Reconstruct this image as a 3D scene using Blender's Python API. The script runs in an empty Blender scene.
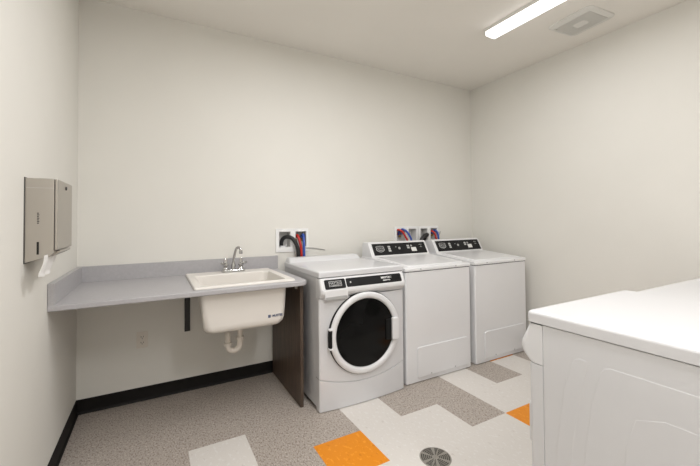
import bpy, bmesh, math, random
from mathutils import Vector, Matrix
random.seed(7)
scene = bpy.context.scene
COL = scene.collection
PI = math.pi

# ------------------------------------------------------------------ materials
def mat(name, color, rough=.5, metal=0., noise=None, bump=None, spec=.5, coat=0., emit=None, coat_rough=.1):
    """procedural principled material; noise=(scale, amount) varies the colour, bump=(scale, strength)"""
    m = bpy.data.materials.new(name); m.use_nodes = True
    nt = m.node_tree; b = nt.nodes['Principled BSDF']
    b.inputs['Base Color'].default_value = (*color, 1)
    b.inputs['Roughness'].default_value = rough
    b.inputs['Metallic'].default_value = metal
    b.inputs['Specular IOR Level'].default_value = spec
    b.inputs['Coat Weight'].default_value = coat
    b.inputs['Coat Roughness'].default_value = coat_rough
    tc = nt.nodes.new('ShaderNodeTexCoord')
    if noise:
        n = nt.nodes.new('ShaderNodeTexNoise'); n.inputs['Scale'].default_value = noise[0]
        n.inputs['Detail'].default_value = 3
        nt.links.new(tc.outputs['Object'], n.inputs['Vector'])
        r = nt.nodes.new('ShaderNodeValToRGB')
        a = noise[1]
        r.color_ramp.elements[0].position = .3; r.color_ramp.elements[1].position = .7
        r.color_ramp.elements[0].color = (*[c*(1-a) for c in color], 1)
        r.color_ramp.elements[1].color = (*[min(1, c*(1+a)) for c in color], 1)
        nt.links.new(n.outputs['Fac'], r.inputs['Fac']); nt.links.new(r.outputs['Color'], b.inputs['Base Color'])
    if bump:
        n = nt.nodes.new('ShaderNodeTexNoise'); n.inputs['Scale'].default_value = bump[0]
        n.inputs['Detail'].default_value = 2
        nt.links.new(tc.outputs['Object'], n.inputs['Vector'])
        bp = nt.nodes.new('ShaderNodeBump'); bp.inputs['Strength'].default_value = bump[1]
        bp.inputs['Distance'].default_value = .002
        nt.links.new(n.outputs['Fac'], bp.inputs['Height']); nt.links.new(bp.outputs['Normal'], b.inputs['Normal'])
    if emit:
        b.inputs['Emission Color'].default_value = (*emit[0], 1)
        b.inputs['Emission Strength'].default_value = emit[1]
    return m

def speckle_mat(name, base, light, dark, scale, rough=.45, light_pos=.62, dark_pos=.40):
    """vinyl composition tile: fine elongated light and dark chips on a base colour"""
    m = bpy.data.materials.new(name); m.use_nodes = True
    nt = m.node_tree; b = nt.nodes['Principled BSDF']; L = nt.links.new
    b.inputs['Roughness'].default_value = rough
    b.inputs['Specular IOR Level'].default_value = .4
    tc = nt.nodes.new('ShaderNodeTexCoord')
    mp = nt.nodes.new('ShaderNodeMapping'); mp.inputs['Scale'].default_value = (1, .55, 1)
    mp.inputs['Rotation'].default_value = (0, 0, .5)
    L(tc.outputs['Object'], mp.inputs['Vector'])
    n1 = nt.nodes.new('ShaderNodeTexNoise'); n1.inputs['Scale'].default_value = scale; n1.inputs['Detail'].default_value = 2
    n2 = nt.nodes.new('ShaderNodeTexNoise'); n2.inputs['Scale'].default_value = scale*.8; n2.inputs['Detail'].default_value = 2
    mp2 = nt.nodes.new('ShaderNodeMapping'); mp2.inputs['Location'].default_value = (7.3, 2.1, 4)
    L(mp.outputs['Vector'], n1.inputs['Vector']); L(mp.outputs['Vector'], mp2.inputs['Vector']); L(mp2.outputs['Vector'], n2.inputs['Vector'])
    def ramp(src, p0, p1):
        r = nt.nodes.new('ShaderNodeValToRGB'); r.color_ramp.elements[0].position = p0; r.color_ramp.elements[1].position = p1
        L(src, r.inputs['Fac']); return r.outputs['Color']
    mx = nt.nodes.new('ShaderNodeMix'); mx.data_type = 'RGBA'
    mx.inputs[6].default_value = (*base, 1); mx.inputs[7].default_value = (*light, 1)
    L(ramp(n1.outputs['Fac'], light_pos-.04, light_pos+.04), mx.inputs[0])
    mx2 = nt.nodes.new('ShaderNodeMix'); mx2.data_type = 'RGBA'
    mx2.inputs[6].default_value = (*dark, 1)
    L(mx.outputs[2], mx2.inputs[7]); L(ramp(n2.outputs['Fac'], dark_pos-.04, dark_pos+.04), mx2.inputs[0])
    L(mx2.outputs[2], b.inputs['Base Color'])
    return m

def wood_mat(name, c0, c1):
    m = bpy.data.materials.new(name); m.use_nodes = True
    nt = m.node_tree; b = nt.nodes['Principled BSDF']; L = nt.links.new
    b.inputs['Roughness'].default_value = .45
    tc = nt.nodes.new('ShaderNodeTexCoord'); mp = nt.nodes.new('ShaderNodeMapping')
    mp.inputs['Scale'].default_value = (1, 14, 1.0)
    L(tc.outputs['Object'], mp.inputs['Vector'])
    n = nt.nodes.new('ShaderNodeTexNoise'); n.inputs['Scale'].default_value = 4; n.inputs['Detail'].default_value = 6
    n.inputs['Distortion'].default_value = .6
    L(mp.outputs['Vector'], n.inputs['Vector'])
    r = nt.nodes.new('ShaderNodeValToRGB'); r.color_ramp.elements[0].position = .3; r.color_ramp.elements[1].position = .72
    r.color_ramp.elements[0].color = (*c0, 1); r.color_ramp.elements[1].color = (*c1, 1)
    L(n.outputs['Fac'], r.inputs['Fac']); L(r.outputs['Color'], b.inputs['Base Color'])
    return m

WALL = mat('wall_paint', (.785, .768, .715), .75, noise=(2.5, .012), bump=(180, .06), spec=.25)
CEIL = mat('ceiling_paint', (.86, .832, .775), .85, noise=(2, .012), bump=(160, .06), spec=.2)
COVE = mat('black_cove_rubber', (.010, .009, .0085), .6, noise=(9, .15), spec=.2)
T_GREY = speckle_mat('grey_flecked_tile', (.42, .37, .325), (.60, .545, .49), (.26, .215, .185), 150, light_pos=.60, dark_pos=.42)
T_WHITE = speckle_mat('white_flecked_tile', (.70, .665, .62), (.745, .72, .685), (.62, .58, .535), 60, dark_pos=.31)
T_ORANGE = speckle_mat('orange_flecked_tile', (.80, .27, .010), (.88, .34, .025), (.70, .21, .006), 60, dark_pos=.33)
ENAMEL = mat('white_enamel', (.69, .69, .70), .28, noise=(3, .008), spec=.5, coat=.3)
WASHER = mat('lightened_white_enamel', (.80, .80, .805), .28, noise=(3, .008), spec=.5, coat=.3)  # ENAMEL lightened, so the washers look better lit than the lamps make them
PLASTIC = mat('white_plastic', (.76, .76, .765), .35, noise=(4, .008))
GREYPL = mat('grey_plastic', (.42, .42, .41), .4, noise=(6, .03))
BLACK = mat('black_panel', (.010, .010, .011), .55, noise=(8, .2), spec=.25)
GLASS = mat('dark_door_glass', (.005, .005, .0048), .12, noise=(3, .2), spec=.18)
GAP = mat('dark_rubber_and_gap_shade', (.008, .008, .008), .7, noise=(10, .2), spec=.2)  # rubber seals and feet; also painted black into shaded gaps
SILVER = mat('silver_print', (.55, .55, .54), .45, noise=(12, .05))
WHITEPRINT = mat('white_print', (.80, .80, .78), .5, noise=(12, .03))
LAM = mat('grey_laminate', (.44, .43, .44), .42, noise=(70, .04), spec=.4)
SINKM = mat('white_sink_composite', (.79, .755, .705), .35, noise=(5, .01))
PIPE = mat('white_pvc', (.74, .69, .62), .4, noise=(8, .03))
CHROME = mat('chrome', (.56, .56, .56), .12, 1., noise=(6, .03))
STEEL = mat('brushed_steel', (.47, .44, .40), .36, .85, noise=(3, .04), bump=(60, .03))
STEEL_D = mat('dark_steel_seam', (.10, .095, .09), .5, .5, noise=(9, .1))
WALNUT = wood_mat('dark_walnut_laminate', (.045, .029, .020), (.115, .075, .052))
EDGE = wood_mat('dark_edge_band', (.060, .040, .029), (.10, .07, .05))
BLACKMETAL = mat('black_painted_steel', (.012, .012, .012), .45, noise=(12, .15))
PAPER = mat('white_paper', (.83, .82, .80), .9, noise=(40, .02), bump=(120, .2))
H_BLACK = mat('black_corrugated_hose', (.012, .012, .013), .4, noise=(20, .2))
H_RED = mat('red_hose', (.52, .025, .02), .35, noise=(20, .06))
H_BLUE = mat('blue_hose', (.035, .09, .42), .35, noise=(20, .06))
H_GREY = mat('grey_cord', (.36, .35, .34), .5, noise=(20, .05))
FRAME = mat('valve_box_white', (.86, .86, .85), .4, noise=(6, .008))
TRAY = mat('valve_box_inside', (.76, .75, .73), .5, noise=(8, .03))
BRASS = mat('brass_valve', (.42, .28, .12), .3, .9, noise=(10, .06))
DRAINM = mat('nickel_drain', (.36, .34, .30), .42, .5, noise=(14, .08))
HOLE = mat('drain_hole_dark', (.012, .011, .010), .8, noise=(14, .1))
LENS = mat('lit_lamp_lens', (.9, .9, .9), .5, noise=(3, .005), emit=((1., .985, .98), 2.5))
VENTM = mat('vent_white_plastic', (.74, .73, .69), .5, noise=(5, .01))
VENTG = mat('vent_grille_shade', (.52, .51, .48), .6, noise=(5, .03))
BLUEMARK = mat('blue_grey_print', (.10, .12, .20), .5, noise=(12, .05))

# ------------------------------------------------------------------ mesh helpers
def smooth(me, ang=35):
    me.polygons.foreach_set('use_smooth', [True]*len(me.polygons))
    me.set_sharp_from_angle(angle=math.radians(ang))

def obj(name, bm, material, parent=None, ang=35, recalc=True):
    if recalc: bmesh.ops.recalc_face_normals(bm, faces=bm.faces)
    me = bpy.data.meshes.new(name); bm.to_mesh(me); bm.free()
    for m in (material if isinstance(material, (list, tuple)) else [material]): me.materials.append(m)
    smooth(me, ang)
    o = bpy.data.objects.new(name, me); COL.objects.link(o)
    if parent: o.parent = parent
    wn = o.modifiers.new('weighted_normals', 'WEIGHTED_NORMAL'); wn.keep_sharp = True; wn.weight = 60
    return o

def tag(o, label=None, cat=None, group=None, kind=None):
    if label: o['label'] = label
    if cat: o['category'] = cat
    if group: o['group'] = group
    if kind: o['kind'] = kind
    return o

def empty(name, loc, label, cat, group=None):
    o = bpy.data.objects.new(name, None); COL.objects.link(o); o.location = loc
    o.empty_display_size = .1
    return tag(o, label, cat, group)

def struct(name, bm, m, parent=None, **k):
    o = obj(name, bm, m, parent, **k)
    if parent is None: o['kind'] = 'structure'
    return o

def NB(): return bmesh.new()
def merge(bm, t):
    me = bpy.data.meshes.new('tmp'); t.to_mesh(me); t.free(); bm.from_mesh(me); bpy.data.meshes.remove(me)

def box(bm, x0, x1, y0, y1, z0, z1, bev=0., seg=2, M=None):
    t = bmesh.new(); bmesh.ops.create_cube(t, size=1)
    for v in t.verts:
        v.co = Vector((x0+(v.co.x+.5)*(x1-x0), y0+(v.co.y+.5)*(y1-y0), z0+(v.co.z+.5)*(z1-z0)))
    if bev: bmesh.ops.bevel(t, geom=t.edges[:], offset=bev, segments=seg, affect='EDGES', profile=.5)
    if M is not None: bmesh.ops.transform(t, matrix=M, verts=t.verts)
    merge(bm, t)

def prism(bm, pts, d0, d1, axis='y', bev=0., seg=2, front_only=False, M=None):
    """polygon pts (2D) extruded along an axis. axis y: pts=(x,z); x: pts=(y,z); z: pts=(x,y)"""
    t = bmesh.new()
    def P(a, b, d): return {'y': (a, d, b), 'x': (d, a, b), 'z': (a, b, d)}[axis]
    A = [t.verts.new(P(a, b, d0)) for a, b in pts]; B = [t.verts.new(P(a, b, d1)) for a, b in pts]
    n = len(pts)
    f0 = t.faces.new(A); f1 = t.faces.new(B[::-1])
    for i in range(n): t.faces.new([A[i], B[i], B[(i+1) % n], A[(i+1) % n]])
    bmesh.ops.recalc_face_normals(t, faces=t.faces)
    if bev:
        ed = list(f0.edges)
        if not front_only: ed += list(f1.edges)
        bmesh.ops.bevel(t, geom=ed, offset=bev, segments=seg, affect='EDGES', profile=.5)
    if M is not None: bmesh.ops.transform(t, matrix=M, verts=t.verts)
    merge(bm, t)

def rrect(x0, x1, y0, y1, r, n=6):
    """rounded rectangle, r one radius or four (x1y1, x0y1, x0y0, x1y0)"""
    if not isinstance(r, (list, tuple)): r = [r]*4
    out = []
    for (cx, cy, a0), rr in zip(((x1, y1, 0), (x0, y1, 90), (x0, y0, 180), (x1, y0, 270)), r):
        sx = 1 if cx == x1 else -1; sy = 1 if cy == y1 else -1
        for k in range(n+1):
            a = math.radians(a0+90*k/n)
            out.append((cx-sx*rr+rr*math.cos(a), cy-sy*rr+rr*math.sin(a)))
    return out

def loft(bm, loops, cap0=True, cap1=True, closed=True):
    t = bmesh.new(); V = [[t.verts.new(p) for p in L] for L in loops]; n = len(loops[0])
    for a, b in zip(V, V[1:]):
        for i in range(n if closed else n-1):
            t.faces.new([a[i], a[(i+1) % n], b[(i+1) % n], b[i]])
    if cap0: t.faces.new(V[0][::-1])
    if cap1: t.faces.new(V[-1])
    bmesh.ops.recalc_face_normals(t, faces=t.faces)
    merge(bm, t)

def lathe(bm, prof, n=40, M=None, cap0=True, cap1=True):
    """prof: (r, h) pairs around +Z, then transformed by M"""
    loops = []
    M = M or Matrix.Identity(4)
    for r, h in prof:
        loops.append([M @ Vector((r*math.cos(2*PI*k/n), r*math.sin(2*PI*k/n), h)) for k in range(n)])
    loft(bm, loops, cap0, cap1)

def ring(bm, prof, n=64, M=None):
    """closed profile (r,h) swept around Z"""
    M = M or Matrix.Identity(4)
    t = bmesh.new(); V = [[t.verts.new(M @ Vector((r*math.cos(2*PI*k/n), r*math.sin(2*PI*k/n), h))) for r, h in prof] for k in range(n)]
    m = len(prof)
    for k in range(n):
        a, b = V[k], V[(k+1) % n]
        for i in range(m): t.faces.new([a[i], a[(i+1) % m], b[(i+1) % m], b[i]])
    bmesh.ops.recalc_face_normals(t, faces=t.faces); merge(bm, t)

def smooth_path(pts, n=8):
    """Catmull-Rom through pts"""
    P = [Vector(p) for p in pts]; P = [P[0]*2-P[1]] + P + [P[-1]*2-P[-2]]
    out = []
    for i in range(1, len(P)-2):
        for k in range(n):
            t = k/n; a, b, c, d = P[i-1], P[i], P[i+1], P[i+2]
            out.append(.5*((2*b)+(c-a)*t+(2*a-5*b+4*c-d)*t*t+(3*b-a-3*c+d)*t**3))
    out.append(P[-2]); return out

def tube(bm, path, r, n=12, ridged=0.):
    """tube along a path of Vectors; r number or list"""
    path = [Vector(p) for p in path]; loops = []; up = Vector((0, 0, 1)); prev = None
    for i, p in enumerate(path):
        d = (path[min(i+1, len(path)-1)]-path[max(i-1, 0)]).normalized()
        if prev is None:
            a = d.cross(up)
            if a.length < .1: a = d.cross(Vector((1, 0, 0)))
        else: a = prev-d*prev.dot(d)
        a.normalize(); prev = a; b = d.cross(a)
        rr = r[i] if isinstance(r, list) else r*(1+(ridged if i % 2 else 0))
        loops.append([p+a*rr*math.cos(2*PI*k/n)+b*rr*math.sin(2*PI*k/n) for k in range(n)])
    loft(bm, loops)

def text(bm, body, size, M, depth=.0006, sx=1., bold=0.):
    """raised lettering; local text plane XY, centred, placed by M"""
    cu = bpy.data.curves.new('t', 'FONT'); cu.body = body; cu.size = size; cu.extrude = depth; cu.offset = bold
    cu.align_x = 'CENTER'; cu.align_y = 'CENTER'
    o = bpy.data.objects.new('t', cu); COL.objects.link(o)
    dg = bpy.context.evaluated_depsgraph_get(); dg.update()
    me = bpy.data.meshes.new_from_object(o.evaluated_get(dg))
    t = bmesh.new(); t.from_mesh(me)
    bmesh.ops.transform(t, matrix=M @ Matrix.Diagonal((sx, 1, 1, 1)), verts=t.verts)
    bpy.data.objects.remove(o); bpy.data.curves.remove(cu); bpy.data.meshes.remove(me)
    merge(bm, t)

def T(x, y, z): return Matrix.Translation((x, y, z))
def RX(a): return Matrix.Rotation(math.radians(a), 4, 'X')
def RY(a): return Matrix.Rotation(math.radians(a), 4, 'Y')
def RZ(a): return Matrix.Rotation(math.radians(a), 4, 'Z')

def copy_tree(o, parent=None, **props):
    c = o.copy(); COL.objects.link(c); c.parent = parent
    for k, v in props.items(): c[k] = v
    for ch in o.children: copy_tree(ch, c)
    return c

# ------------------------------------------------------------------ room measures (metres, camera stands over the origin)
XL, XR, YB, YN, ZC = -.445, 3.255, 2.914, -1.5, 2.778
GX, GY, TS = .1667, 2.1447, .3048

# floor: one mesh of 12-inch tiles, three tile colours
white = {(0,-1), (3,-1), (3,0), (6,-1), (6,-2), (6,0), (8,-1), (8,-2), (2,-3), (3,-2), (3,-3), (4,-2), (4,-3), (5,-3), (7,-2), (6,-4), (5,-4), (4,-4), (7,-3), (7,-4), (8,-3)}
orange = {(2,-2), (8,0), (6,-3)}
grey = {(4,-1), (5,-1), (5,-2), (7,-1), (9,-1), (4,0), (5,0), (7,0), (9,0), (2,-1)}
bm = NB()
i0 = math.floor((XL-GX)/TS); i1 = math.floor((XR-GX)/TS); j0 = math.floor((YN-GY)/TS); j1 = math.floor((YB-GY)/TS)
rng = random.Random(3)
for i in range(i0, i1+1):
    for j in range(j0, j1+1):
        x0, x1 = max(XL, GX+i*TS), min(XR, GX+(i+1)*TS); y0, y1 = max(YN, GY+j*TS), min(YB, GY+(j+1)*TS)
        f = bm.faces.new([bm.verts.new(p) for p in ((x0,y0,0), (x1,y0,0), (x1,y1,0), (x0,y1,0))])
        if (i, j) in white: k = 1
        elif (i, j) in orange: k = 2
        elif (i, j) in grey or i < 2 or j >= 0: k = 0
        else:
            q = rng.random(); k = 1 if q < .62 else (0 if q < .9 else 2)
        f.material_index = k
bmesh.ops.remove_doubles(bm, verts=bm.verts, dist=1e-5)
fl = struct('floor', bm, [T_GREY, T_WHITE, T_ORANGE], recalc=False)

bm = NB(); box(bm, XL-.1, XR+.1, YN-.1, YB+.1, ZC, ZC+.1); struct('ceiling', bm, CEIL)
bm = NB(); box(bm, XL-.1, XL, YN-.1, YB+.1, 0, ZC); struct('wall_left', bm, WALL)
bm = NB(); box(bm, XR, XR+.1, YN-.1, YB+.1, 0, ZC); struct('wall_right', bm, WALL)
bm = NB(); box(bm, XL, XR, YN-.1, YN, 0, ZC); struct('wall_near', bm, WALL)
# back wall: panels leave the three valve-box recesses open
BOXES = [(.897, 1.192), (2.130, 2.434), (2.442, 2.722)]
BZ0, BZ1 = .991, 1.190
bm = NB()
xs = [XL] + [v for a, b in BOXES for v in (a+.012, b-.012)] + [XR]
for a, b in zip(xs, xs[1:]):
    hole = any(abs(a-(p+.012)) < 1e-6 for p, q in BOXES)
    if hole:
        box(bm, a, b, YB, YB+.12, 0, BZ0+.012); box(bm, a, b, YB, YB+.12, BZ1-.012, ZC)
    else: box(bm, a, b, YB, YB+.12, 0, ZC)
bmesh.ops.remove_doubles(bm, verts=bm.verts, dist=1e-5)
struct('wall_back', bm, WALL, recalc=False)

def cove(axis):   # cove base profile: flat face with a small curved toe at the floor
    return [(0, 0), (-.016, 0), (-.015, .004), (-.009, .010), (-.0055, .018), (-.005, .088), (-.004, .092), (0, .093)]
bm = NB(); prism(bm, [(YB+a, z) for a, z in cove(0)], XL, XR, 'x'); struct('baseboard_back', bm, COVE)
bm = NB(); prism(bm, [(XL-a, z) for a, z in cove(0)], YN, YB-.006, 'y'); struct('baseboard_left', bm, COVE)
bm = NB(); prism(bm, [(XR+a, z) for a, z in cove(0)], YN, YB-.006, 'y'); struct('baseboard_right', bm, COVE)

# ------------------------------------------------------------------ ceiling light and vent
def ceiling_light(x, y, label, L=1.22):
    r = empty('ceiling_light', (x, y, ZC), label, 'ceiling light', 'linear ceiling lights')
    bm = NB()
    prism(bm, [(-.062, 0), (.062, 0), (.058, -.022), (-.058, -.022)], -L/2, L/2, 'y', .002, 1); obj('housing', bm, VENTM, r)
    bm = NB()
    pr = [(-.053, -.022)] + [(-.053+.012*(1-math.cos(a)), -.046-.012*math.sin(a)) for a in (0, .5, 1.0, 1.57)] + \
         [(.053-.012*(1-math.cos(a)), -.046-.012*math.sin(a)) for a in (1.57, 1.0, .5, 0)] + [(.053, -.022)]
    prism(bm, pr, -L/2+.012, L/2-.012, 'y', .003, 2); obj('lens', bm, LENS, r)
    for s in (-1, 1):
        bm = NB(); prism(bm, [(-.058, -.022), (.058, -.022), (.056, -.052), (-.056, -.052)], s*(L/2-.012), s*L/2, 'y', .002, 1)
        obj('end_cap', bm, VENTM, r)
    return r
ceiling_light(2.365, 1.305, 'lit white linear ceiling light beside the square ceiling vent')
ceiling_light(1.00, 1.305, 'added unseen linear ceiling light in the middle of the ceiling, above the floor drain')  # added fixture out of view, brightens the back of the room
ceiling_light(.90, -.80, 'added unseen linear ceiling light behind the near row of machines')  # unseen fixture added behind the camera to light the machine fronts

ceiling_light(.20, .25, 'added unseen linear ceiling light near the left wall, above the viewpoint')  # added out-of-view fixture, brings up the left side

r = empty('ceiling_vent', (2.872, 1.48, ZC), 'white square ceiling exhaust vent with small centre lens, right of the light', 'vent')
bm = NB()
# domed rim: loops of rounded rectangles
def rl(hx, hy, rad, z): return [(a, b, z) for a, b in rrect(-hx, hx, -hy, hy, rad, 5)]
loft(bm, [rl(.160, .170, .045, 0), rl(.160, .170, .045, -.006), rl(.152, .162, .042, -.013), rl(.115, .138, .012, -.020), rl(.112, .135, .010, -.016)], True, True)
obj('frame', bm, VENTM, r)
bm = NB()
for k in range(33):
    y = -.128+k*.008
    box(bm, -.112, .112, y-.0026, y+.0026, -.0215, -.015, .001, 1)
obj('grille', bm, VENTM, r)
bm = NB(); box(bm, -.111, .111, -.134, .134, -.0165, -.0158); obj('grille_backing', bm, VENTG, r)
bm = NB(); loft(bm, [rl(.036, .047, .012, -.015), rl(.036, .047, .012, -.022), rl(.030, .041, .010, -.025)]); obj('centre_lens', bm, VENTM, r)
bm = NB(); lathe(bm, [(.005, -.014), (.005, -.019), (.003, -.020)], 12, T(-.098, .125, -.003)); obj('screw', bm, VENTG, r)
r.rotation_euler.z = math.radians(-5)

# ------------------------------------------------------------------ counter with splashes
CZ = .862
ct = empty('countertop', (.23, 2.9, .83), 'grey laminate countertop with backsplash running from the left wall to the machine', 'countertop')
W = lambda x, y, z=0.: (x-.23, y-2.9, z-.83)
bm = NB()
cx0, cx1, cy0, cy1 = XL+.001, .900, 2.172, YB-.001
pts = [(cx0, cy0)] + [(cx1-.075+.075*math.sin(k*PI/16), cy0+.075-.075*math.cos(k*PI/16)) for k in range(9)] + [(cx1, cy1), (cx0, cy1)]
prism(bm, [(x-.23, y-2.9) for x, y in pts], 0, CZ-.83, 'z', .008, 4)
slab = obj('work_surface', bm, LAM, ct)
bm = NB(); box(bm, *[v for p in zip(W(.222, 2.238, .7), W(.778, 2.818, 1.)) for v in p])
cut = obj('cutter', bm, LAM, ct)
md = slab.modifiers.new('b', 'BOOLEAN'); md.object = cut; md.operation = 'DIFFERENCE'; md.solver = 'EXACT'
bpy.context.view_layer.update(); dg = bpy.context.evaluated_depsgraph_get()
me = bpy.data.meshes.new_from_object(slab.evaluated_get(dg)); slab.modifiers.remove(slab.modifiers['b']); slab.data = me; smooth(me)
bpy.data.objects.remove(cut)
bm = NB(); box(bm, cx0-.23+.02, .911-.23, YB-.021-2.9, YB-.001-2.9, CZ-.83-.0005, .966-.83, .002, 2)
obj('backsplash', bm, LAM, ct)
bm = NB(); box(bm, cx0-.23, cx0+.027-.23, 2.174-2.9, YB-.001-2.9, .836-.83, .966-.83, .002, 2)
obj('side_splash', bm, LAM, ct)

# black support bracket under the counter
br = empty('shelf_bracket', (.218, YB, .44), 'black steel support bracket under the counter left of the sink', 'bracket')
bm = NB(); box(bm, -.019, .019, -.012, -.001, 0, .388, .002, 1); obj('wall_leg', bm, BLACKMETAL, br)
bm = NB(); box(bm, -.019, .019, -.17, -.012, .379, .389, .002, 1)
obj('shelf_arm', bm, BLACKMETAL, br)

# dark end panel
ep = empty('end_panel', (.874, 2.58, 0), 'dark walnut end panel holding up the counter beside the machine', 'panel')
bm = NB(); box(bm, -.011, .011, -.322, .317, .002, .829, .0015, 1); obj('board', bm, WALNUT, ep)
bm = NB(); box(bm, -.011, .011, -.3245, -.3215, .002, .829, .001, 1); obj('edge_band', bm, EDGE, ep)
bm = NB(); box(bm, -.028, -.011, -.28, -.262, .79, .829, .002, 1); box(bm, -.05, -.011, -.28, -.262, .82, .829, .002, 1); obj('corner_brace', bm, STEEL, ep)

# ------------------------------------------------------------------ sink
sk = empty('utility_sink', (.498, 2.53, .60), 'white deep utility sink set into the grey counter', 'sink')
def sl(x0, x1, y0, y1, rad, z): return [(a-.498, b-2.53, z-.60) for a, b in rrect(x0, x1, y0, y1, rad, 6)]
def sb(*k): return [(a+(.04*max(0, b+.29)/.47 if a < 0 else 0), b, z) for a, b, z in sl(*k)]
bm = NB()
L = [sl(.201, .812, 2.205, 2.838, .012, CZ+.001), sl(.201, .812, 2.205, 2.838, .012, CZ+.010), sl(.207, .806, 2.211, 2.832, .012, CZ+.016),
     sl(.245, .766, 2.246, 2.700, .035, CZ+.013), sl(.250, .760, 2.252, 2.694, .045, CZ+.002),
     sl(.262, .738, 2.270, 2.680, .07, .72), sl(.274, .726, 2.282, 2.668, .09, .630), sl(.34, .66, 2.33, 2.62, .10, .600)]
loft(bm, L, False, True)
L2 = [sl(.201, .812, 2.205, 2.838, .012, CZ+.001), sl(.232, .768, 2.244, 2.716, .05, CZ+.001), sb(.238, .766, 2.240, 2.712, .035, .80), sb(.246, .762, 2.242, 2.702, .040, .69),
      sb(.252, .758, 2.244, 2.694, .045, .630), sb(.258, .752, 2.249, 2.690, .05, .604), sb(.272, .738, 2.262, 2.678, .06, .583), sb(.31, .70, 2.30, 2.64, .06, .574)]
loft(bm, L2, False, True)
bmesh.ops.remove_doubles(bm, verts=bm.verts, dist=1e-5)
obj('basin', bm, SINKM, sk, 50)
bm = NB(); lathe(bm, [(.04, .0005), (.04, .004), (.028, .004), (.02, .001)], 24, T(.02, -.03, 0)); obj('strainer', bm, CHROME, sk)
bm = NB(); box(bm, -.0085, .0085, -.0009, .0005, -.009, .009, .0003, 1, T(.150, -.2885, .046)); obj('logo_square', bm, BLUEMARK, sk)
bm = NB(); text(bm, 'MUSTEE', .0200, T(.203, -.2886, .046) @ RX(90), .0006, .95, .0006); obj('logo_lettering', bm, BLUEMARK, sk)
# drain plumbing is fixed to the sink
pp = NB(); tx, ty, tz = .517-.498, 2.50-2.53, -.60
tube(pp, [(tx, ty, -.020), (tx, ty, .44+tz)], .0175, 20)
pts = []
cxu = tx-.040
for k in range(0, 13):
    a = PI*k/12; pts.append((cxu+.040*math.cos(a), ty, .420+tz-.040*math.sin(a)))
tube(pp, [(tx, ty, .45+tz)] + pts + [(tx-.080, ty, .435+tz)], .0195, 20)
left = [(tx-.080, ty, .43+tz), (tx-.080, ty, .47+tz), (tx-.080, ty+.004, .492+tz), (tx-.082, ty+.022, .505+tz), (tx-.084, ty+.05, .508+tz), (tx-.09, YB-2.53-.002, .512+tz)]
tube(pp, left, .0175, 20)
trap = obj('drain_trap', pp, PIPE, sk)
for (x, z) in ((tx, .459), (tx-.080, .428)):
    bm = NB(); lathe(bm, [(.020, -.012), (.0255, -.011), (.0265, .004), (.0255, .010), (.019, .012)], 10, T(x, ty, z+tz)); obj('slip_nut', bm, PIPE, trap, 20)
bm = NB(); lathe(bm, [(.03, 0), (.033, .004), (.02, .012)], 24, T(tx, ty, -.024) @ RX(180)); obj('tailpiece_flange', bm, PIPE, trap)
bm = NB(); lathe(bm, [(.032, 0), (.032, .003), (.018, .008)], 24, T(tx-.09, YB-2.53, .512+tz) @ RX(90)); obj('wall_flange', bm, PIPE, trap)

# faucet
fx, fy, fz = .524, 2.768, CZ+.015
fa = empty('faucet', (fx, fy, fz), 'chrome two-handle gooseneck faucet on the back rim of the sink', 'faucet')
bm = NB(); prism(bm, rrect(-.087, .087, -.024, .024, .022, 6), 0, .018, 'z', .005, 3); obj('base_plate', bm, CHROME, fa)
bm = NB(); lathe(bm, [(.017, .015), (.017, .05), (.013, .06), (.013, .07)], 20)
pth = smooth_path([(0, 0, .06), (.004, -.004, .105), (.012, -.012, .152), (.021, -.022, .178), (.034, -.036, .183), (.044, -.048, .168), (.046, -.050, .152)], 6)
tube(bm, pth, .0095, 14); lathe(bm, [(.0125, -.012), (.0125, .012), (.010, .014)], 16, T(.046, -.050, .148)); obj('spout', bm, CHROME, fa)
for s in (-1, 1):
    bm = NB(); lathe(bm, [(.022, .015), (.021, .026), (.015, .034), (.015, .042), (.020, .047), (.020, .058), (.012, .064)], 20, T(s*.056, 0, 0))
    prism(bm, [(s*.056+a, b) for a, b in ((-.013, .058), (.013, .058), (.012, .098), (.006, .104), (-.006, .104), (-.012, .098))], -.006, .006, 'y', .003, 2)
    tube(bm, [(s*.056, 0, .060), (s*.074, -.018, .068), (s*.088, -.032, .070)], [.009, .008, .010], 10)
    obj('handle', bm, CHROME, fa)

# ------------------------------------------------------------------ wall outlet
ou = empty('wall_outlet', (-.072, YB, .425), 'small almond duplex wall outlet low on the back wall under the counter', 'outlet')
bm = NB(); prism(bm, rrect(-.035, .035, -.0575, .0575, .006, 4), 0, -.006, 'y', .002, 2); obj('cover_plate', bm, PIPE, ou)
for z in (-.02, .02):
    bm = NB(); prism(bm, rrect(-.017, .017, z-.014, z+.014, .010, 5), -.004, -.0085, 'y', .0008, 1); rc = obj('receptacle', bm, PIPE, ou)
    bm = NB()
    box(bm, -.0085, -.0055, -.0090, -.0080, z-.002, z+.008); box(bm, .0055, .0085, -.0090, -.0080, z-.002, z+.007)
    lathe(bm, [(.003, 0), (.003, .001)], 10, T(0, -.0080, z-.0075) @ RX(90)); obj('slots', bm, HOLE, rc)
bm = NB(); lathe(bm, [(.0035, 0), (.003, .0015)], 12, T(0, -.006, 0) @ RX(90)); obj('screw', bm, SILVER, ou)

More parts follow.
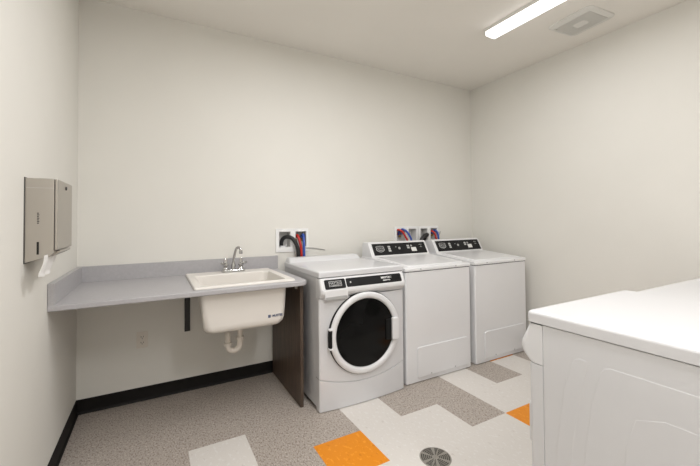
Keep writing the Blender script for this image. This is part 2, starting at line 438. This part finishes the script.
# ------------------------------------------------------------------ paper towel dispenser on the left wall
dp = empty('paper_towel_dispenser', (XL, 1.96, 1.10), 'stainless steel paper towel dispenser on the left wall above the counter end', 'dispenser')
H = .335
bm = NB()   # side profile in x-z, bottom slants up toward the front
prism(bm, [(.002, 0), (.080, .022), (.092, .036), (.092, H-.002), (.084, H), (.002, H)], -.140, .140, 'y', .003, 2)
obj('body', bm, STEEL, dp)
bm = NB(); prism(bm, rrect(-.1395, .139, .046, H-.001, .004, 4), .0935, .104, 'x', .004, 3); dd = obj('door', bm, STEEL, dp)
bm = NB(); lathe(bm, [(.008, 0), (.008, .004), (.006, .005)], 16, T(.104, 0, H-.028) @ RY(90)); lk = obj('lock', bm, STEEL_D, dd)
bm = NB(); box(bm, 0, .003, -.144, .144, -.003, H+.003, .001, 1); obj('back_flange', bm, STEEL_D, dp)
bm = NB(); box(bm, .0915, .0945, -.137, .137, .05, H-.005); obj('door_seam', bm, STEEL_D, dp)
bm = NB(); box(bm, .039, .046, -.1412, -.1395, .032, .082, .0005, 1); obj('refill_window', bm, HOLE, dp)
bm = NB()
for k in range(7): box(bm, .0395, .0465 if k % 2 else .045, -.1408, -.1395, .154+k*.0066, .154+k*.0066+.0045)
obj('stamped_mark', bm, STEEL_D, dp)
bm = NB(); box(bm, .006, .090, -.1404, -.1398, .296, .2975, 0, 1, ); obj('side_crease', bm, SILVER, dp)
bm = NB(); prism(bm, [(.078, .020), (.106, .036), (.104, .044), (.076, .030)], -.10, .10, 'y', .001, 1); obj('dispensing_lip', bm, STEEL, dp)
# the towel hanging out
bm = NB()
rows = []
NX = 14
for k in range(13):
    v = k/12
    rows.append([(XL+.074-.030*v*v+.040*max(0, v-.75)+.013*math.sin(4*u/NX*PI)*v, 1.775+.20*u/NX-.02*v+.03*v*(1-u/NX), 1.130-.088*v-.014*v*math.sin(u/NX*PI)+.022*v*v*u/NX+.03*max(0, v-.8)) for u in range(NX+1)])
rows2 = [[(x-.003, y, z) for x, y, z in R] for R in rows]
loft(bm, [R+Q[::-1] for R, Q in zip(rows, rows2)])
tw = obj('paper_towel', bm, PAPER); tag(tw, 'white folded paper towel hanging from the bottom of the dispenser', 'paper towel')

# ------------------------------------------------------------------ washing machine valve boxes
def valve_box(x0, x1, label):
    r = empty('valve_box', ((x0+x1)/2, YB, BZ0), label, 'valve box', 'recessed washing machine valve boxes')
    w = (x1-x0)/2; h = BZ1-BZ0; F = -.008
    # two windows, wider left for the drain
    wins = [(-w+.030, -.018), (.028, w-.020)]
    z0, z1 = .042, h-.026
    bm = NB()
    for a, b in ((-w, wins[0][0]), (wins[0][1], wins[1][0]), (wins[1][1], w)): box(bm, a, b, F, -.0005, 0, h, .0018, 2)
    for a, b in wins: box(bm, a-.003, b+.003, F, -.0005, 0, z0, .0018, 2); box(bm, a-.003, b+.003, F, -.0005, z1, h, .0018, 2)
    obj('frame', bm, FRAME, r)
    for a, b in wins:
        bm = NB(); D = .085
        box(bm, a-.005, b+.005, D-.004, D, z0-.01, z1+.01)
        box(bm, a-.006, a, -.002, D, z0-.01, z1+.01); box(bm, b, b+.006, -.002, D, z0-.01, z1+.01)
        box(bm, a, b, -.002, D, z0-.006, z0); box(bm, a, b, -.002, D, z1, z1+.006)
        obj('recess_tray', bm, TRAY, r)
    return r, wins
vb = []
for (a, b), lab in zip(BOXES, ('white twin-window valve box above the counter end, with a curled black hose',
                               'white twin-window valve box behind the middle machine, left one of the adjoining pair',
                               'white twin-window valve box nearest the right wall, right one of the adjoining pair')):
    vb.append(valve_box(a, b, lab))
def valve(r, x, m, z=.155):
    bm = NB(); lathe(bm, [(.009, 0), (.009, .03), (.013, .03), (.013, .045), (.008, .05)], 12, T(x, .055, z-.02) @ RX(180))
    tube(bm, [(x, .082, z-.03), (x, .055, z-.03)], .008, 10); v = obj('valve', bm, BRASS, r)
    bm = NB(); box(bm, x-.016, x+.016, .028, .034, z-.038, z-.028, .002, 1); tube(bm, [(x, .055, z-.033), (x, .03, z-.033)], .005, 8); obj('valve_handle', bm, m, v)
for (r, wins), k in zip(vb, (1, 0, 1)):
    a, b = wins[k]
    valve(r, a+.022, H_RED); valve(r, b-.022, H_BLUE)
# drain socket rings
for (r, wins), k in zip(vb, (0, 1, 0)):
    a, b = wins[k]; bm = NB()
    ring(bm, [(.030, 0), (.030, .012), (.021, .012), (.021, 0)], 24, T((a+b)/2, .045, .0415)); obj('drain_socket', bm, PLASTIC, r)

def hose(name, pts, rad, m, label, cat, n=8, ridged=0., group=None, seg=12):
    bm = NB(); tube(bm, smooth_path(pts, n), rad, seg, ridged); o = obj(name, bm, m, ang=60 if not ridged else 80); return tag(o, label, cat, group)
y0 = YB+.045
hose('drain_hose', [(.962, y0, 1.038), (.962, y0-.01, 1.085), (.985, YB+.0, 1.118), (1.035, YB-.035, 1.105), (1.073, YB-.05, 1.03), (1.083, YB-.05, .93), (1.085, YB-.045, .62), (1.10, YB-.045, .30)], .016, H_BLACK,
     'black drain hose arching out of the valve box beside the counter', 'hose', 10, .10)
hose('water_hose', [(1.098, YB+.055, 1.115), (1.096, YB+.012, 1.130), (1.105, YB-.024, 1.075), (1.114, YB-.035, .98), (1.114, YB-.035, .60)], .0115, H_RED,
     'red hot water hose in the valve box beside the counter', 'hose')
hose('water_hose', [(1.150, YB+.055, 1.115), (1.150, YB+.012, 1.135), (1.143, YB-.024, 1.075), (1.140, YB-.035, .98), (1.142, YB-.035, .60)], .0115, H_BLUE,
     'blue cold water hose in the valve box beside the counter', 'hose')
hose('cable', [(1.150, YB-.012, 1.02), (1.19, YB-.012, 1.018), (1.26, YB-.006, 1.010), (1.355, YB-.005, .992)], .0028, H_GREY,
     'thin grey cord running along the wall from the valve box', 'cord')
hose('water_hose', [(2.165, YB+.055, 1.105), (2.170, YB+.01, 1.155), (2.20, YB-.03, 1.145), (2.240, YB-.045, 1.085), (2.265, YB-.05, 1.0), (2.27, YB-.05, .6)], .010, H_RED,
     'red water hose curving down from the valve box behind the middle machine', 'hose')
hose('water_hose', [(2.225, YB+.055, 1.105), (2.215, YB+.01, 1.160), (2.25, YB-.03, 1.150), (2.295, YB-.045, 1.090), (2.315, YB-.05, 1.0), (2.32, YB-.05, .6)], .010, H_BLUE,
     'blue water hose curving down from the valve box behind the middle machine', 'hose')
hose('drain_hose', [(2.535, y0, 1.03), (2.545, YB+.0, 1.080), (2.525, YB-.045, 1.098), (2.470, YB-.058, 1.078), (2.430, YB-.055, .99), (2.425, YB-.05, .6)], .021, H_BLACK,
     'black drain hose humped over the edge of the right-hand valve box', 'hose', 10, .10)
hose('water_hose', [(2.620, YB+.055, 1.105), (2.622, YB+.01, 1.135), (2.635, YB-.03, 1.12), (2.655, YB-.042, 1.06), (2.66, YB-.045, .98), (2.66, YB-.045, .6)], .010, H_RED,
     'red water hose in the valve box nearest the right wall', 'hose')
hose('water_hose', [(2.672, YB+.055, 1.105), (2.672, YB+.01, 1.14), (2.682, YB-.03, 1.125), (2.690, YB-.042, 1.06), (2.692, YB-.045, .98), (2.69, YB-.045, .6)], .010, H_BLUE,
     'blue water hose in the valve box nearest the right wall', 'hose')
hose('cable', [(2.690, YB-.008, 1.045), (2.725, YB-.012, 1.085), (2.752, YB-.006, 1.128)], .003, H_GREY,
     'thin grey cord end sticking up right of the right-hand valve box', 'cord')

# ------------------------------------------------------------------ front-loading machine
HW, FY, HT = .344, -.350, .920        # half width, front plane (local y), height
def bow(x): return .020*max(0., 1-(x/.333)**2)
def front_section(z, inset=0.):
    """closed outline (x,y) of the bowed front panel at height z (z may be a function of x)"""
    P = []
    zf = z if callable(z) else (lambda x: z)
    P.append((-HW, FY+.050)); P.append((-HW, FY+.012))
    for k in range(1, 6):
        a = PI/2*k/6; P.append((-HW+.012-.012*math.cos(a), FY+.012-.012*math.sin(a)))
    for k in range(25):
        x = -.332+.664*k/24; P.append((x, FY-bow(x)))
    for k in range(1, 6):
        a = PI/2*(1-k/6); P.append((HW-.012+.012*math.cos(a), FY+.012-.012*math.sin(a)))
    P.append((HW, FY+.012)); P.append((HW, FY+.050))
    return [(x, y+inset, zf(x)) for x, y in P]
def seam(x): return .158+.058*abs(x/.345)**2
def make_front_loader():
    r = empty('front_loading_machine', (0, 0, 0), '', 'washing machine')
    # cabinet with embossed sides
    bm = NB(); box(bm, -HW+.0018, HW-.0018, FY+.0505, .345, .022, .8775, .002, 2)
    for s in (-1, 1):
        d0, d1 = s*(HW-.007), s*(HW-.0004)
        def em(pts, bev=.006): prism(bm, [(y_, z_-.014) for y_, z_ in pts], d1, d0, 'x', bev, 2, True)
        em([(-.272, .12), (-.268, .35), (-.258, .52), (-.232, .71), (-.205, .80), (-.196, .815), (-.182, .822), (-.160, .822), (-.152, .812), (-.168, .74), (-.200, .55), (-.212, .40), (-.216, .12)])
        em([(-.186, .12), (-.182, .40), (-.172, .53), (-.150, .70), (-.122, .80), (-.112, .815), (-.095, .822), (.24, .822), (.262, .80), (.262, .12)])
        prism(bm, [(-.09, .15), (-.06, .60), (-.035, .690), (.03, .715), (.20, .715), (.215, .70), (.215, .15)], s*(HW+.0006), s*(HW-.004), 'x', .004, 2, True)
    cab = obj('cabinet', bm, ENAMEL, r)
    bm = NB(); box(bm, -HW+.02, HW-.02, FY+.03, .33, .004, .03); obj('kick_gap_shade', bm, GAP, r)  # black box painting the shaded gap under the cabinet
    for sx in (-1, 1):
        for sy in (-1, 1):
            bm = NB(); lathe(bm, [(.022, 0), (.022, .01), (.010, .012), (.010, .03)], 16, T(sx*.29, sy*.28, 0)); obj('foot', bm, GAP, r)
    # top slab with raised rear rim
    bm = NB()
    def tl(i, z): return [(a, b, z) for a, b in rrect(-HW-.002+i, HW+.002-i, FY-.002+i, .345-i, .007, 5)]
    loft(bm, [tl(.004, .8785), tl(0, .881), tl(0, .908), tl(.002, .915), tl(.008, HT), tl(.016, HT+.001)])
    rim = [(a, b) for a, b in rrect(-HW+.006, HW-.030, .255, .338, .012, 4)]
    def rm(i, z): return [(a, b, z) for a, b in rrect(-HW+.004+i, HW-.022-i*1.6, .235+i*2.6, .341-i*.6, .012, 4)]
    loft(bm, [rm(0, HT-.002), rm(.002, HT+.010), rm(.010, HT+.032), rm(.016, HT+.036)], False, True)
    obj('top', bm, ENAMEL, r, 50)
    bm = NB(); box(bm, -HW+.004, HW-.004, FY+.006, .34, .8765, .8792); obj('top_seam', bm, GAP, r)
    # front panel and lower panel
    bm = NB(); loft(bm, [front_section(lambda x: seam(x)+.003), front_section(.45), front_section(.7393)])
    obj('front_panel', bm, ENAMEL, r, 50)
    bm = NB(); loft(bm, [front_section(.005), front_section(lambda x: seam(x)-.004), front_section(lambda x: seam(x)-.0015, .003)])
    obj('lower_panel', bm, ENAMEL, r, 50)
    bm = NB(); loft(bm, [front_section(lambda x: seam(x)-.004, .006), front_section(lambda x: seam(x)+.006, .006)]); obj('panel_seam', bm, GREYPL, r)
    # control panel: bulging band along the top of the front
    prof = [(FY+.050, .875), (FY+.004, .875), (FY-.004, .870), (FY-.036, .805), (FY-.0375, .796), (FY-.0375, .782), (FY-.034, .770), (FY-.006, .745), (FY+.004, .742), (FY+.050, .742)]
    def cp(x, s, w): return [(x, FY+.05+(y-FY-.05)*s, z) for y, z in prof]
    bm = NB(); loft(bm, [cp(-HW, .72, 0), cp(-HW+.006, .90, 0), cp(-HW+.016, 1, 0), cp(HW-.016, 1, 0), cp(HW-.006, .90, 0), cp(HW, .72, 0)])
    cpn = obj('control_panel', bm, PLASTIC, r, 40)
    # slanted face frame: origin on face centre, x right, y up the face
    tilt = math.degrees(math.atan2(.032, .065))
    F = lambda x, z: T(x, FY-.004-(.870-z)*(.032/.065), z) @ RX(90-tilt) @ T(0, 0, .0008)
    zc = .836
    bm = NB(); prism(bm, rrect(-.077, .077, -.034, .031, .009, 4), -.001, .0025, 'z', .001, 1, M=F(-.236, zc)); bd = obj('badge', bm, BLACK, cpn)
    bm = NB(); M_ = F(-.236, zc)
    for a, b, c, d in ((-.047, .047, .0155, .018), (-.047, .047, -.018, -.0155), (-.047, -.0445, -.018, .018), (.0445, .047, -.018, .018), (-.045, .045, -.009, -.0075)):
        box(bm, a, b, c, d, .0032, .0042, 0, 1, M_)
    text(bm, 'MAYTAG', .0225, M_ @ T(0, .0035, .0037), .0005, .95); text(bm, 'COMMERCIAL', .0085, M_ @ T(0, -.0125, .0037), .0004, .95)
    obj('badge_lettering', bm, SILVER, bd)
    bm = NB(); prism(bm, rrect(-.230, .230, -.031, .030, .010, 4), -.001, .0020, 'z', .001, 1, M=F(.078, zc)); dpn = obj('display_strip', bm, BLACK, cpn)
    bm = NB(); M_ = F(.078, zc)
    text(bm, 'MAYTAG', .0200, M_ @ T(.098, .008, .0030), .0004, 1.1, .0009); text(bm, 'commercial', .0150, M_ @ T(.098, -.0105, .0030), .0004, .95, .0006)
    obj('strip_lettering', bm, WHITEPRINT, dpn)
    bm = NB(); box(bm, -.203, -.193, -.006, .006, .0026, .004, .0008, 1, M_); obj('button', bm, SILVER, dpn)
    bm = NB(); prism(bm, rrect(-.045, .05, -.016, .016, .003, 3), .0024, .0034, 'z', 0, 1, M=M_ @ T(.168, 0, 0)); obj('card_slot', bm, GAP, dpn)
    bm = NB(); prism(bm, rrect(-.318, -.146, .738, .800, .012, 5), FY-.041, FY-.010, 'y', .005, 3); dr = obj('dispenser_drawer', bm, PLASTIC, cpn)
    bm = NB(); prism(bm, rrect(-.312, -.152, .736, .757, .006, 4), FY-.0425, FY-.036, 'y', .002, 2); obj('drawer_grip', bm, GREYPL, dr)
    # door
    C = (-.002, FY, .482)
    DM = T(*C) @ RX(90)       # local +Z points out of the front
    bm = NB(); ring(bm, [(.2825, .004), (.2825, .026), (.270, .028), (.270, .004)], 72, DM); obj('door_gasket', bm, GAP, r)
    d = NB(); ring(d, [(.279, .010), (.279, .032), (.275, .039), (.266, .044), (.252, .044), (.243, .041), (.236, .035), (.234, .026), (.234, .010)], 80, DM)
    door = obj('door', d, PLASTIC, r, 50)
    bm = NB(); lathe(bm, [(.2325, .020), (.2325, .030), (.20, .0345), (.14, .038), (.07, .0395), (.02, .040), (.001, .040)], 72, DM); obj('door_glass', bm, GLASS, door, 60)
    bm = NB(); prism(bm, rrect(.160, .214, -.078, .070, .006, 4), -.030, -.0475, 'y', .002, 1, M=T(*C)); obj('handle_recess', bm, GAP, door)
    bm = NB()
    hp = rrect(.203, .258, -.078, .076, [.016, .006, .006, .016], 5)
    prism(bm, hp, -.040, -.064, 'y', .005, 3, M=T(*C)); obj('handle', bm, PLASTIC, door)
    bm = NB(); prism(bm, rrect(-.287, -.269, -.060, .058, .004, 3), -.018, -.047, 'y', .002, 1, M=T(*C)); hg = obj('hinge', bm, GAP, r)
    for z in (-.066, .060):
        bm = NB(); box(bm, -.289, -.262, -.0475, -.02, z-.006, z+.006, .002, 1, T(*C)); obj('hinge_clip', bm, PLASTIC, hg)
    return r
fl1 = make_front_loader()
G = 'white front-loading laundry machines'
fl1.location = (1.288, 2.476, 0)
fl1['label'] = 'white front-loading machine with round black glass door, beside the counter'; fl1['group'] = G
for (x, y, zs, lab) in ((1.509, .446, 1.016, 'white front-loading machine nearest the camera, its embossed side panel facing left'),
                    (2.210, .436, 1., 'white front-loading machine standing second in the near row, mostly its top showing'),
                    (2.906, .432, 1., 'white front-loading machine at the right end of the near row against the right wall')):
    c = copy_tree(fl1); c.location = (x, y, 0); c.rotation_euler.z = PI; c.scale.z = zs; c['label'] = lab

# ------------------------------------------------------------------ top-loading washer
def make_top_loader():
    r = empty('top_loading_washer', (0, 0, 0), '', 'washing machine', 'white top-loading washers')
    w, fy, by = .346, -.33, .33
    bm = NB()
    loft(bm, [[(a, b, z) for a, b in rrect(-w+i, w-i, fy+i, by-i, [.004, .004, .012, .012], 4)] for z, i in ((.005, .003), (.009, 0), (.852, 0), (.854, .002))])
    obj('cabinet', bm, WASHER, r, 50)
    bm = NB(); box(bm, -w+.02, w-.02, fy+.015, by-.02, .004, .03); obj('kick_gap_shade', bm, GAP, r)  # gap under the washer, its shade painted as a black box
    for sx in (-1, 1):
        for sy in (-1, 1):
            bm = NB(); lathe(bm, [(.02, 0), (.02, .012), (.010, .014), (.010, .03)], 16, T(sx*.29, sy*.27, 0)); obj('foot', bm, GAP, r)
    bm = NB(); prism(bm, rrect(-.240, .298, .036, .272, [.022, .022, .010, .010], 6), fy+.001, fy-.009, 'y', .005, 3); ap = obj('access_panel', bm, WASHER, r)
    for x in (-.105, .150):
        bm = NB(); lathe(bm, [(.005, 0), (.005, .002), (.003, .003)], 12, T(x, fy-.009, .052) @ RX(90)); obj('screw', bm, GREYPL, ap)
    bm = NB(); box(bm, -w+.003, w-.003, fy+.003, by-.003, .853, .8582); obj('deck_seam', bm, GAP, r)
    # sloped deck
    prof = [(fy-.004, .860), (fy-.006, .864), (fy-.006, .880), (fy-.002, .886), (fy+.010, .889), (.155, .924), (.30, .926), (by, .922), (by, .860)]
    bm = NB()
    def dk(x, s=1.): return [(x, y if s == 1 else y*.990, .860+(z-.860)*s) for y, z in prof]
    loft(bm, [dk(-w-.002, .86), dk(-w+.004), dk(w-.004), dk(w+.002, .86)])
    obj('deck', bm, WASHER, r, 40)
    # lid
    sl_ = math.atan2(.035, .475)
    M_ = T(0, fy+.030, .8914) @ Matrix.Rotation(sl_, 4, 'X')
    bm = NB()
    ll = lambda i, z: [tuple(M_ @ Vector((a, b, z))) for a, b in rrect(-.300+i, .300-i, 0+i, .435-i, .022, 5)]
    loft(bm, [ll(0, -.006), ll(0, .004), ll(.003, .0075), ll(.010, .009), ll(.028, .009), ll(.036, .0065), ll(.05, .006)]); lid = obj('lid', bm, WASHER, r, 50)
    for x in (-.20, .175):
        bm = NB(); lathe(bm, [(.0055, 0), (.0055, .003), (.003, .004)], 12, T(x, fy-.005, .874) @ RX(90)); obj('deck_screw', bm, GREYPL, r)
    # console: wedge with a tilted face
    cpz = [(.125, .921), (.140, .928), (.148, .934), (.213, 1.047), (.220, 1.054), (.233, 1.057), (.305, 1.052), (.318, 1.045), (.326, .92), (.125, .918)]
    bm = NB()
    yc, zc_ = .24, .98
    def cs(x, s): return [(x, yc+(y-yc)*s, (zc_+(z-zc_)*s) if z > .94 else z) for y, z in cpz]
    loft(bm, [cs(-w+.008, .93), cs(-w+.014, .98), cs(-w+.022, 1), cs(w-.034, 1), cs(w-.026, .98), cs(w-.020, .93)])
    con = obj('console', bm, PLASTIC, r, 40)
    ang = math.degrees(math.atan2(1.047-.934, .213-.148))   # face slope
    F = T(0, (.148+.213)/2, .9905) @ RX(ang)
    bm = NB(); prism(bm, rrect(-.308, .300, -.057, .058, .004, 3), -.002, .0025, 'z', .001, 1, M=F); face = obj('control_face', bm, BLACK, con)
    # shield badge
    bm = NB()
    sh = [(-.040, .024), (-.020, .028), (.020, .028), (.040, .024), (.042, -.010), (.030, -.022), (0, -.031), (-.030, -.022), (-.042, -.010)]
    for i in range(len(sh)):
        (a, b), (c_, d_) = sh[i], sh[(i+1) % len(sh)]
        tube(bm, [F @ Vector((-.230+a, .004+b, .003)), F @ Vector((-.230+c_, .004+d_, .003))], .0022, 6)
    text(bm, 'MAYTAG', .0185, F @ T(-.230, .004, .003), .0005, 1.02)
    box(bm, -.266, -.194, .016, .0185, .0025, .0035, 0, 1, F); box(bm, -.266, -.194, -.0105, -.008, .0025, .0035, 0, 1, F)
    text(bm, 'COMMERCIAL', .0085, F @ T(-.230, -.0155, .003), .0004, .85)
    obj('shield_badge', bm, SILVER, face)
    for (x, z, n) in ((-.130, .022, 3), (.090, .024, 2)):
        for k in range(n):
            bm = NB(); box(bm, x-.014, x+.014, z-k*.020-.008, z-k*.020+.008, .0022, .0045, .0012, 1, F); obj('cycle_button', bm, SILVER, face)
    bm = NB(); box(bm, .120, .180, -.034, .006, .0022, .0032, 0, 1, F); obj('instruction_sticker', bm, WHITEPRINT, face)
    bm = NB(); lathe(bm, [(.012, .002), (.012, .007), (.009, .009)], 20, F @ T(-.018, .002, 0)); lathe(bm, [(.005, .002), (.005, .004)], 12, F @ T(-.052, .018, 0)); obj('selector_knob', bm, GREYPL, face)
    bm = NB(); lathe(bm, [(.010, .002), (.010, .006), (.008, .007)], 18, F @ T(.128, .022, 0)); obj('key_lock', bm, GREYPL, face)
    bm = NB()
    box(bm, .225, .262, .030, .034, .0024, .0032, 0, 1, F); box(bm, .232, .258, .004, .008, .0024, .0032, 0, 1, F); box(bm, .238, .252, .012, .015, .0024, .0032, 0, 1, F)
    obj('printed_marks', bm, GREYPL, face)
    return r
tl = make_top_loader()
tl.location = (2.018, 2.478, 0)
tl['label'] = 'white top-loading washer with black console standing between the round-door machine and another washer'
c = copy_tree(tl); c.location = (2.774, 2.480, 0)
c['label'] = 'white top-loading washer with black console standing closest to the right wall corner'

# ------------------------------------------------------------------ floor drain
dn = empty('floor_drain', (1.303, 1.436, 0), 'round metal floor drain grate set in the white tiles', 'drain')
bm = NB(); lathe(bm, [(.083, .0003), (.083, .0016), (.079, .0026), (.001, .0026)], 48); obj('drain_plate', bm, DRAINM, dn)
bm = NB(); n = 0
for rr in (.022, .032, .042, .052, .062, .072):
    for q in range(6):
        a0 = q*PI/3+.13+.3*(.02/rr)**2*.3; a1 = (q+1)*PI/3-.13
        K = max(3, int((a1-a0)*rr/.0065))
        for k in range(K):
            a = a0+(k+.5)*(a1-a0)/K; da = (a1-a0)/K*.34
            V = [bm.verts.new((r_*math.cos(t_), r_*math.sin(t_), .0029)) for r_, t_ in ((rr-.0034, a-da), (rr+.0034, a-da), (rr+.0034, a+da), (rr-.0034, a+da))]
            bm.faces.new(V)
bmesh.ops.solidify(bm, geom=bm.faces[:], thickness=.0004)
obj('drain_slots', bm, HOLE, dn)
bm = NB(); box(bm, -.076, .076, -.0028, .0028, .002, .0034, .0005, 1, RZ(35)); obj('cross_bar', bm, DRAINM, dn)

# ------------------------------------------------------------------ camera
cam = bpy.data.cameras.new('camera'); co = bpy.data.objects.new('camera', cam); COL.objects.link(co)
f, yaw, pitch, roll, h, sy = 352.24, 29.0635, 1.15224, -.46442, 1.2574, -19.7176
a, p, rr = (math.radians(t) for t in (yaw, pitch, roll))
Fv = Vector((math.sin(a)*math.cos(p), math.cos(a)*math.cos(p), math.sin(p)))
R = Vector((math.cos(a), -math.sin(a), 0)); U = R.cross(Fv)
R2 = R*math.cos(rr)+U*math.sin(rr); U2 = -R*math.sin(rr)+U*math.cos(rr)
M = Matrix((R2, U2, -Fv)).transposed().to_4x4(); M.translation = (0, 0, h)
co.matrix_world = M
cam.sensor_width = 36; cam.sensor_fit = 'HORIZONTAL'; cam.lens = f*36/700
cam.shift_y = sy/700
cam.clip_start = .02
scene.camera = co

# ------------------------------------------------------------------ light: the visible lamp plus added out-of-view lamps
def area(name, x, y, z, sx, sy_, power, color=(.99, .985, 1.)):
    l = bpy.data.lights.new(name, 'AREA'); l.shape = 'RECTANGLE'; l.size = sx; l.size_y = sy_; l.energy = power; l.color = color
    o = bpy.data.objects.new(name, l); COL.objects.link(o); o.location = (x, y, z); return o
area('lamp_light', 2.365, 1.305, ZC-.066, .10, 1.15, 7)
area('lamp_light', 1.00, 1.305, ZC-.066, .10, 1.15, 26)  # added light at the unseen middle fixture
area('lamp_light', .90, -.80, ZC-.066, .10, 1.15, 38)  # added light from behind the camera
area('lamp_light', .20, .25, ZC-.066, .10, 1.15, 14)  # added fill near the left wall, out of view
w = bpy.data.worlds.new('world'); scene.world = w; w.use_nodes = True
w.node_tree.nodes['Background'].inputs[0].default_value = (.8, .8, .78, 1); w.node_tree.nodes['Background'].inputs[1].default_value = .3
vs = scene.view_settings
vs.view_transform = 'Standard'; vs.look = 'None'; vs.gamma = 1; vs.use_curve_mapping = False
vs.exposure = -0.25
